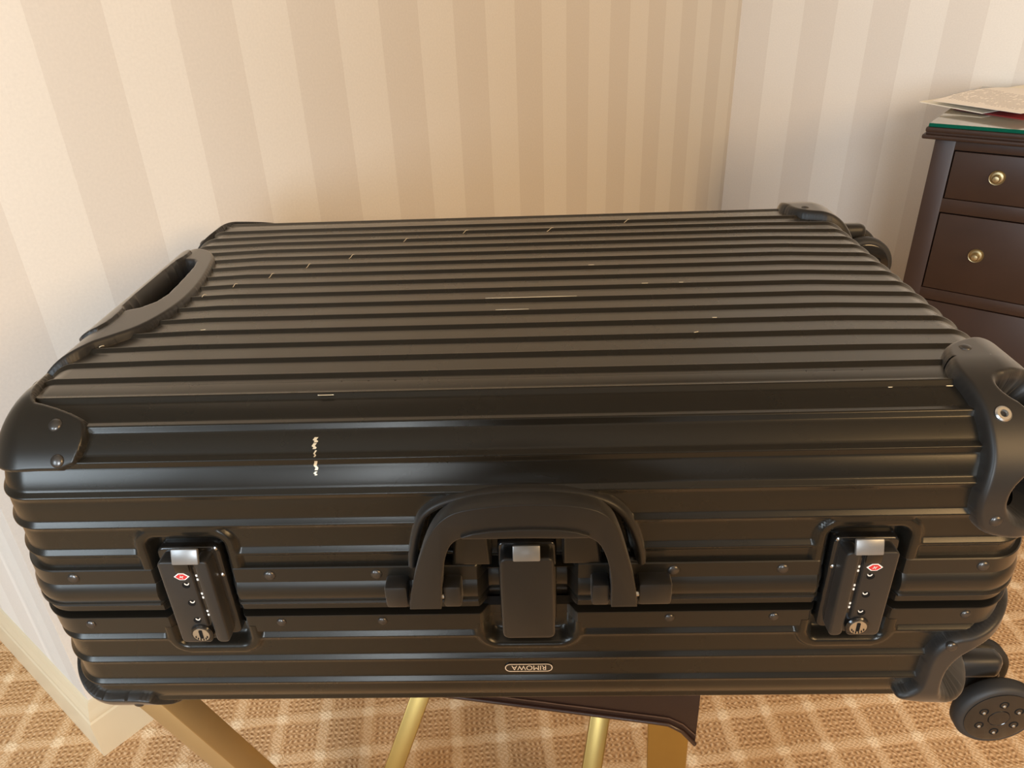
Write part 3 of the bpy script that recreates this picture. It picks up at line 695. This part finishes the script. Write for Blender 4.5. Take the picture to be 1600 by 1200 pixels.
# centre latch
extrude_poly(rr(0.003, 0.107, 0.0225, 0.042, 0.005), 0.014, 0.003, 0.002, 'latch_base', M['plastic_gloss'], SC)
lt = extrude_poly(rr(0.003, 0.1040, 0.0205, 0.0415, 0.005), 0.010, -0.0115, 0.002, 'centre_latch', M['plastic'], SC)
box('release_tab', (0.003, -0.0118, 0.1515+ZO), (0.0205, 0.0035, 0.0125), M['silver_plastic'], SC, frame_rot((1, 0, 0), (0, 0.35, 1)), 0.0012)

# ---- name badge (reads upside down, the case lies on its back)
bx, bz = 0.0015, 0.0135
YB = 0.0026
bd = extrude_poly(rr(bx, bz, 0.0205, 0.0050, 0.0049), YB+0.003, YB-0.0004, 0, 'name_badge', M['plastic_gloss'], SC)
bm = bmesh.new(); o1 = rr(bx, bz, 0.0200, 0.0046, 0.0045); o2 = rr(bx, bz, 0.0192, 0.0038, 0.0037)
v1 = [bm.verts.new((p[0], YB-0.0007, p[1]+ZO)) for p in o1]; v2 = [bm.verts.new((p[0], YB-0.0007, p[1]+ZO)) for p in o2]
for i in range(len(o1)): j = (i+1) % len(o1); bm.faces.new((v1[i], v1[j], v2[j], v2[i]))
from_bm('badge_outline', bm, M['logo'], bd, 0)
tcu = bpy.data.curves.new('lettering', 'FONT'); tcu.body = 'RIMOWA'; tcu.size = 0.0078; tcu.align_x = 'CENTER'; tcu.align_y = 'CENTER'; tcu.extrude = 0.0
tmp = bpy.data.objects.new('lettering_tmp', tcu); COL.objects.link(tmp)
dg = bpy.context.evaluated_depsgraph_get(); tm = bpy.data.meshes.new_from_object(tmp.evaluated_get(dg))
TV = np.array([v.co[:] for v in tm.vertices]); TF = [list(p.vertices) for p in tm.polygons]
bpy.data.objects.remove(tmp, do_unlink=True)
TV[:, 0] -= (TV[:, 0].max()+TV[:, 0].min())/2; TV[:, 1] -= (TV[:, 1].max()+TV[:, 1].min())/2
TV[:, 0] *= 0.0290/(TV[:, 0].max()-TV[:, 0].min()); TV[:, 1] *= 0.0054/(TV[:, 1].max()-TV[:, 1].min())
obj('lettering', np.stack([bx-TV[:, 0], np.full(len(TV), YB-0.0008), bz-TV[:, 1]+ZO], -1), TF, M['logo'], bd, 0)

# ---- scuffs: bare metal showing along the rib crests
def top_z(y): return H + ZO + DOME*max(0, 1-((y-W/2)/0.205)**2)
def crest_y(k): return RY + (ZU + k*P_) - (ZB+LZ)
def scuff(path, wd):
    P = [np.array(p) for p in path]; V = []; F = []
    for i, p in enumerate(P):
        a = P[max(i-1, 0)]; b = P[min(i+1, len(P)-1)]; t = b-a; t = t/np.linalg.norm(t); s = np.array([-t[1], t[0], 0]); s = s/(np.linalg.norm(s)+1e-9)
        ww = wd*(0.25 if i in (0, len(P)-1) else 1)
        V += [p + s*ww + (0, 0, 0), p - s*ww, p + np.array([0, 0, 0.0004])]
    for i in range(len(P)-1):
        a, b = i*3, i*3+3
        F += [(a, b, b+2, a+2), (a+2, b+2, b+1, a+1)]
    obj('scuff_mark', V, F, M['scuff'], SC, 0)
for (px, py, ln, ang, wd) in [(429, 430, .012, 60, .0006), (487, 414, .012, 60, .0006), (554, 399, .013, 55, .0007), (634, 381, .012, 50, .0006), (728, 367, .012, 45, .0006), (862, 355, .016, 40, .0008), (981, 343, .014, 40, .0008), (371, 447, .008, 60, .0006), (322, 464, .006, 60, .0006),
                              (830, 478, .085, 0, .0004), (800, 498, .030, 0, .0002), (925, 426, .006, 0, .0005), (1112, 493, .004, 0, .0012), (1084, 515, .004, 20, .0012), (1060, 439, .004, 0, .0006), (1010, 456, .006, 0, .0004), (312, 527, .004, 10, .0009), (158, 546, .004, 40, .0008), (508, 612, .012, 0, .0009), (1393, 597, .003, 0, .0008), (1486, 595, .005, 0, .0003)]:
    c = at_z(px, py, H+ZO)
    y = c[1]
    k = round((y - crest_y(0))/P_)
    if y > RY+0.01: y = crest_y(k)
    def ptc(dx, dy):
        yy = y+dy
        if yy < RY:
            a = (RY-yy)/RY; zz = ZB + RZ*math.sqrt(max(0, 1-a*a)) + ZO
        else: zz = top_z(yy) + float(rib(np.array(ZB+LZ+(yy-RY)-ZU)))
        return (c[0]+dx, yy, zz+0.0003)
    an = math.radians(ang)
    n_ = 7
    wd *= 0.55
    scuff([ptc(ln*(i/(n_-1)-.5)*math.cos(an), ln*(i/(n_-1)-.5)*math.sin(an)) for i in range(n_)], wd)
# gold paint knock on the front edge radius
for (q0, q1, ww, xx) in ((0.083, 0.087, .0014, 0.0), (0.078, 0.0825, .0012, -0.0008), (0.072, 0.077, .0006, 0), (0.062, 0.069, .0011, 0.0006), (0.058, 0.061, .0009, 0)):
    V = []; F = []
    for i, qq in enumerate(np.linspace(q0, q1, 5)):
        x0 = -0.149 + xx + 0.0008*math.sin(i*2.1)
        d_ = float(rib(np.array(ZB+qq-ZU)))
        for dx in (-ww, ww): V.append(skin_pt(x0+dx, ZB+qq-0.030, d_*0+float(rib(np.array(ZB+qq-0.030-ZU)))+0.0003))
    F = [(2*i, 2*i+1, 2*i+3, 2*i+2) for i in range(4)]
    obj('scuff_mark', V, F, M['scuff'], SC, 0)

# ================================================================== LUGGAGE RACK
ZT = ZBL - RZL + ZO                              # underside of the case
RA = math.radians(-9.0)
rt = np.array([math.cos(RA), math.sin(RA), 0]); rn = np.array([-math.sin(RA), math.cos(RA), 0])     # along the rails / away from the camera
R0 = np.array([0.150, 0.050, ZT-0.022])
RLEFT = np.array([-0.300, 0.085, ZT-0.022])      # the left leg is bolted to the near side of the rail
RK = empty('luggage_rack', (-0.10, 0.27, 0.0), 'folding brass luggage rack with a dark brown leather sling under the suitcase', 'luggage rack')
def leg_on(px0, px1, base_pt, floor_off):
    """leg lying in the plane through two photo points; its head is on the given rail, its foot on a floor line parallel to the rails"""
    pn = np.cross(ray(*px0), ray(*px1))
    def hit(o, d): return o + d*(((CAM-o) @ pn)/(d @ pn))
    T = hit(np.array(base_pt), rt); Fq = np.array(base_pt) + rn*floor_off; Fq[2] = 0.0; B = hit(Fq, rt)
    return T, B
RB = R0 + rn*0.36
legs = [(leg_on((273, 1104), (384, 1200), RLEFT, 0.07), 0.030, 0.034, 'brass_pale'), (leg_on((1043, 1146), (1040, 1200), R0, 0.07), 0.040, 0.022, 'brass'),
        (leg_on((655, 1092), (615.5, 1200), RB, -0.30), 0.026, 0.020, 'brass'), (leg_on((936.7, 1123), (924.3, 1200), RB, -0.30), 0.026, 0.020, 'brass')]
for (T, B), w_, d_, m_ in legs:
    print('leg', np.round(T, 3), np.round(B, 3))
    B2 = B.copy(); B2 = T + (B-T)*((T[2]-0.008)/(T[2]-B[2]))
    beam('leg', T, B2, w_, d_, -rn, M[m_], RK, 0.002)
    box('foot', (B[0], B[1], 0.005), (0.03, 0.03, 0.010), M['rubber'], RK, None, 0.002)
xl = min(legs[0][0][0] @ rt, R0 @ rt - 0.5)
for base, nm in ((R0, 0), (RB, 1)):
    a = base - rt*0.52; b = base + rt*0.004
    beam('rail', a, b, 0.022, 0.022, (0, 0, 1), M['brass'], RK, 0.003)
(TA, BA), (TB, BB_) = legs[0][0], legs[1][0]
beam('stretcher', TA+(BA-TA)*0.9, TB+(BB_-TB)*0.9, 0.012, 0.012, (0, 0, 1), M['brass'], RK, 0.002)
(TC, BC), (TD, BD) = legs[2][0], legs[3][0]
beam('stretcher', TC+(BC-TC)*0.9, TD+(BD-TD)*0.9, 0.012, 0.012, (0, 0, 1), M['brass'], RK, 0.002)
# leather sling over both rails, wrapped down the outside
def sling(u0, u1, n=40):
    us = np.linspace(u0, u1, n); V = []
    prof = [(-0.0185, -0.026), (-0.0190, -0.023), (-0.0175, -0.01), (-0.0165, 0.008), (-0.0150, 0.016), (-0.009, 0.0205), (0.0, 0.0208), (0.09, 0.0185), (0.18, 0.0175), (0.27, 0.0185), (0.36, 0.0208), (0.369, 0.0205), (0.375, 0.016), (0.377, 0.008), (0.378, -0.045)]
    inner = [(v + (0.003 if i < 5 else 0.0) - (0.003 if i > 9 else 0), z_ - 0.003) for i, (v, z_) in enumerate(prof)]
    loop = prof + inner[::-1]; k = len(loop)
    for u in us:
        e = max(0, (u-(u1-0.03))/0.03)
        for j, (v, z_) in enumerate(loop):
            zz = z_ - (0.024*e**2 if z_ < -0.015 and v < 0.1 else 0)
            V.append(R0 + rt*u + rn*v + np.array([0, 0, zz]))
    F = []
    for i in range(n-1):
        for j in range(k): j2 = (j+1) % k; F.append((i*k+j, (i+1)*k+j, (i+1)*k+j2, i*k+j2))
    F += [tuple(range(k)), tuple((n-1)*k+j for j in range(k))[::-1]]
    bm = bmesh.new(); vs = [bm.verts.new(v) for v in V]
    for f in F: bm.faces.new([vs[i] for i in f])
    return from_bm('leather_sling', bm, M['leather'], RK, 40), us
u1 = 0.010
sg, us = sling(-0.50, u1)
edge = [R0 + rt*u + rn*(-0.0195) + np.array([0, 0, -0.025-0.024*max(0, (u-(u1-0.03))/0.03)**2]) for u in us]
V, F = tube(edge, 0.0022, 8); obj('edge_piping', V, F, M['piping'], sg, 60)
st = [R0 + rt*u + rn*(-0.0192) + np.array([0, 0, -0.017-0.020*max(0, (u-(u1-0.03))/0.03)**2]) for u in us]
V, F = tube(st, 0.0007, 6); obj('stitching', V, F, M['stitch'], sg, 60)

# ================================================================== DESK
DT = 0.76
Q0 = at_z(1452, 192, DT)                          # near left corner of the glass
dt_, db = t2, -n2                                 # along the desk / towards the wall
depth = float((Kc-Q0) @ db) - 0.018
def D(s, b, z): return Q0*np.array([1, 1, 0]) + dt_*s + db*b + np.array([0, 0, z])
drot = frame_rot(dt_, (0, 0, 1))
DK = empty('writing_desk', D(0.6, depth/2, 0), 'dark brown wooden writing desk with brass drawer knobs against the striped wall', 'desk')
def dbox(name, s0, s1, b0, b1, z0, z1, m, parent, bev=0.001):
    return box(name, D((s0+s1)/2, (b0+b1)/2, (z0+z1)/2), (s1-s0, b1-b0, z1-z0), m, parent, drot, bev)
GT = 0.0075; TOPZ = DT - GT
LEN = 1.16; PW = 0.40
# top with two-step moulding
tops = [(-0.004, -0.004, TOPZ-0.011, TOPZ), (-0.002, -0.002, TOPZ-0.015, TOPZ-0.010), (-0.008, -0.008, TOPZ-0.024, TOPZ-0.0145)]
bm = bmesh.new()
for s0, b0, z0, z1 in tops: bm_box(bm, D((s0+LEN-s0)/2, (b0+depth)/2, (z0+z1)/2), (LEN-2*s0, depth-b0, z1-z0), drot, 0.0035 if z1-z0 > 0.006 else 0.001)
from_bm('desk_top', bm, M['wood'], DK, 40)
BF = 0.012                                        # body front sits this far behind the moulding
BS = 0.0165
zb_top = TOPZ-0.024
for side, s0 in ((0, BS), (1, LEN-BS-PW)):
    cb = dbox('pedestal', s0, s0+PW, BF+0.020, depth-0.005, 0.05, zb_top, M['wood'], DK)
    dbox('plinth', s0+0.01, s0+PW-0.01, BF+0.03, depth-0.02, 0.0, 0.05, M['wood'], cb)
    dbox('stile', s0, s0+0.040, BF, BF+0.0195, 0.05, zb_top, M['wood'], cb); dbox('stile', s0+PW-0.040, s0+PW, BF, BF+0.0195, 0.05, zb_top, M['wood'], cb)
    zs = [(DT-0.155, DT-0.052), (DT-0.360, DT-0.1845), (0.10, DT-0.386)]
    rails = [(DT-0.052, zb_top), (DT-0.1845, DT-0.155), (DT-0.386, DT-0.360), (0.05, 0.10)]
    for a, b in rails: dbox('rail', s0+0.0395, s0+PW-0.0395, BF, BF+0.0195, a, b, M['wood'], cb, 0.0006)
    for a, b in zs:
        dbox('drawer_gap', s0+0.040, s0+PW-0.040, BF+0.010, BF+0.0195, a, b, M['wood_gap'], cb, 0)
        dr = dbox('drawer', s0+0.0425, s0+PW-0.0425, BF+0.0006, BF+0.012, a+0.0015, b-0.0030, M['wood'], DK, 0.0012)
        zc = (a+b)/2 + (0.004 if a > 0.2 else 0)
        for sk in (s0+0.131, s0+PW-0.131):
            o_ = D(sk, BF, zc)
            V, F = lathe([(0.0155, 0.0), (0.0155, 0.002), (0.0145, 0.0035), (0.0128, 0.0030), (0.0115, 0.0016), (0.0078, 0.0024), (0.0050, 0.006), (0.0048, 0.010), (0.0072, 0.0135), (0.0078, 0.0165), (0.0060, 0.0190), (0.0020, 0.0200)], o_, n2, 28)
            obj('knob', V, F, M['knob'], dr, 35)
dbox('kneehole_rail', BS+PW, LEN-BS-PW, BF, BF+0.02, DT-0.13, zb_top, M['wood'], DK)
dbox('back_panel', BS+PW, LEN-BS-PW, depth-0.03, depth-0.01, 0.25, zb_top, M['wood'], DK)
# glass cover
bm = bmesh.new(); bm_box(bm, D(LEN/2, depth/2, DT-GT/2), (LEN, depth, GT), drot, 0.0008, 1)
bmesh.ops.recalc_face_normals(bm, faces=bm.faces); bm.verts.index_update(); bm.normal_update()
V = [v.co[:] for v in bm.verts]; F = [[v.index for v in f.verts] for f in bm.faces]; up = [f.normal.z > 0.9 for f in bm.faces]; bm.free()
gl = obj('glass_cover', V, F, [M['glass_edge'], M['glass_top']], None, 30, origin=D(LEN/2, depth/2, TOPZ))
for p, u_ in zip(gl.data.polygons, up): p.material_index = 1 if u_ else 0
tag(gl, 'clear glass cover with a green edge lying on the desk top', 'glass cover')

# papers on the glass: (s, b) corners
M['paper1'] = paper_material('cream_card', (0.86, 0.80, 0.66), False)
M['paper2'] = paper_material('printed_sheet', (0.88, 0.82, 0.74), True)
M['paper3'] = paper_material('red_folder', (0.35, 0.03, 0.03), False)
def sheet(name, c, ang, sx, sy, z, m, label, lift=None, cat='paper', thick=0.0006):
    n = 14; V = []; uv = []
    ca, sa = math.cos(ang), math.sin(ang)
    for side in (0, 1):
        for i in range(n):
            for j in range(n):
                x = sx*i/(n-1); y = sy*j/(n-1)
                s = c[0]+x*ca-y*sa; b = c[1]+x*sa+y*ca
                zz = z + (lift(x/sx, y/sy) if lift else 0) + (0 if side else -thick)
                V.append(D(s, b, zz)); uv.append((x, y))
    F0 = grid_faces(n, n); F = [f[::-1] for f in F0] + [tuple(k+n*n for k in f) for f in F0]
    ring = [(i, 0) for i in range(n-1)]+[(n-1, j) for j in range(n-1)]+[(i, n-1) for i in range(n-1, 0, -1)]+[(0, j) for j in range(n-1, 0, -1)]
    for k in range(len(ring)):
        a = ring[k]; b2 = ring[(k+1) % len(ring)]; F.append((a[0]*n+a[1], b2[0]*n+b2[1], n*n+b2[0]*n+b2[1], n*n+a[0]*n+a[1]))
    o = obj(name, V, F, m, None, 30, origin=D(c[0], c[1], z))
    ul = o.data.uv_layers.new(name='UVMap')
    for lp in o.data.loops: ul.data[lp.index].uv = uv[lp.vertex_index]
    return tag(o, label, cat)
sheet('red_folder', (0.185, 0.098), math.radians(62), 0.28, 0.20, DT+0.0016, M['paper3'], 'thin dark red folder lying under the papers on the desk glass', None, 'folder', 0.0012)
sheet('cream_card', (0.075, 0.135), math.radians(66), 0.40, 0.155, DT+0.0050, M['paper1'], 'large cream card lying lowest and overhanging the desk edge', lambda a, b: 0.006*b, 'card', 0.0016)
sheet('printed_sheet', (0.150, 0.090), math.radians(63), 0.30, 0.21, DT+0.0165, M['paper2'], 'printed white sheet with lines of text on top of the papers', lambda a, b: 0.012*math.sin(a*3.1)*b)

# ================================================================== PHOTOGRAPHER (stands behind the camera and shades the wall and the case)
def person(px, py):
    m = bpy.data.materials.new('person_clothes_and_skin'); m.use_nodes = True; nt = m.node_tree; b = nt.nodes['Principled BSDF']; b.inputs['Roughness'].default_value = 0.8
    tc = nt.nodes.new('ShaderNodeTexCoord'); sp = nt.nodes.new('ShaderNodeSeparateXYZ'); nt.links.new(tc.outputs['Object'], sp.inputs[0])
    cr = nt.nodes.new('ShaderNodeValToRGB'); cr.color_ramp.interpolation = 'CONSTANT'; e = cr.color_ramp.elements
    dv = nt.nodes.new('ShaderNodeMath'); dv.operation = 'DIVIDE'; dv.inputs[1].default_value = 1.75; nt.links.new(sp.outputs['Z'], dv.inputs[0]); nt.links.new(dv.outputs[0], cr.inputs['Fac'])
    e[0].position = 0.0; e[0].color = (0.02, 0.02, 0.02, 1); e[1].position = 0.05; e[1].color = (0.03, 0.03, 0.04, 1)
    k = e.new(0.54); k.color = (0.045, 0.04, 0.04, 1); k = e.new(0.845); k.color = (0.55, 0.36, 0.27, 1); k = e.new(0.955); k.color = (0.03, 0.02, 0.015, 1)
    nt.links.new(cr.outputs['Color'], b.inputs['Base Color'])
    V = [(0, 0, .95)]; E = []; R = [.155]
    def chain(par, pts):
        for (p, r) in pts:
            V.append(p); R.append(r); E.append((par, len(V)-1)); par = len(V)-1
        return par
    chest = chain(0, [((0, .01, 1.12), .15), ((0, .02, 1.30), .165)])
    chain(chest, [((0, .02, 1.43), .075), ((0, .03, 1.49), .058), ((0, .06, 1.57), .088), ((0, .07, 1.64), .092), ((0, .05, 1.71), .07)])
    for sx in (-1, 1):
        chain(0, [((.09*sx, 0, .86), .095), ((.11*sx, .02, .48), .062), ((.12*sx, -.01, .09), .045), ((.13*sx, .13, .035), .035)])
        wr = chain(chest, [((.20*sx, .01, 1.37), .062), ((.27*sx, -.02, 1.10), .046), ((.17*sx, .20, 1.07), .036), ((.13*sx, .27, 1.08), .028), ((.115*sx, .31, 1.085), .030)])
        for q in range(4):
            ln = (.030, .036, .033, .026)[q]; z = 1.108-.018*q
            chain(wr, [((.110*sx, .335, z), .0095), ((.092*sx, .335+ln*.8, z), .0085), ((.070*sx, .335+ln*.7, z), .0075)])
        chain(wr, [((.098*sx, .315, 1.118), .011), ((.075*sx, .325, 1.126), .009)])
    me = bpy.data.meshes.new('body'); me.from_pydata(V, E, []); me.materials.append(m)
    root = empty('person', (px, py, 0), 'person in dark jumper and trousers standing before the suitcase taking the photograph', 'person')
    o = bpy.data.objects.new('body', me); COL.objects.link(o); o.parent = root; o.scale = (1, 1, 1)
    sk = o.modifiers.new('Skin', 'SKIN'); sk.use_smooth_shade = True
    for i, sv in enumerate(me.skin_vertices[0].data): sv.radius = (R[i], R[i]*(0.72 if i < 3 else 1)); sv.use_root = (i == 0)
    sb = o.modifiers.new('Subdivision', 'SUBSURF'); sb.levels = 2; sb.render_levels = 2
    return root
person(-0.04, -0.86)
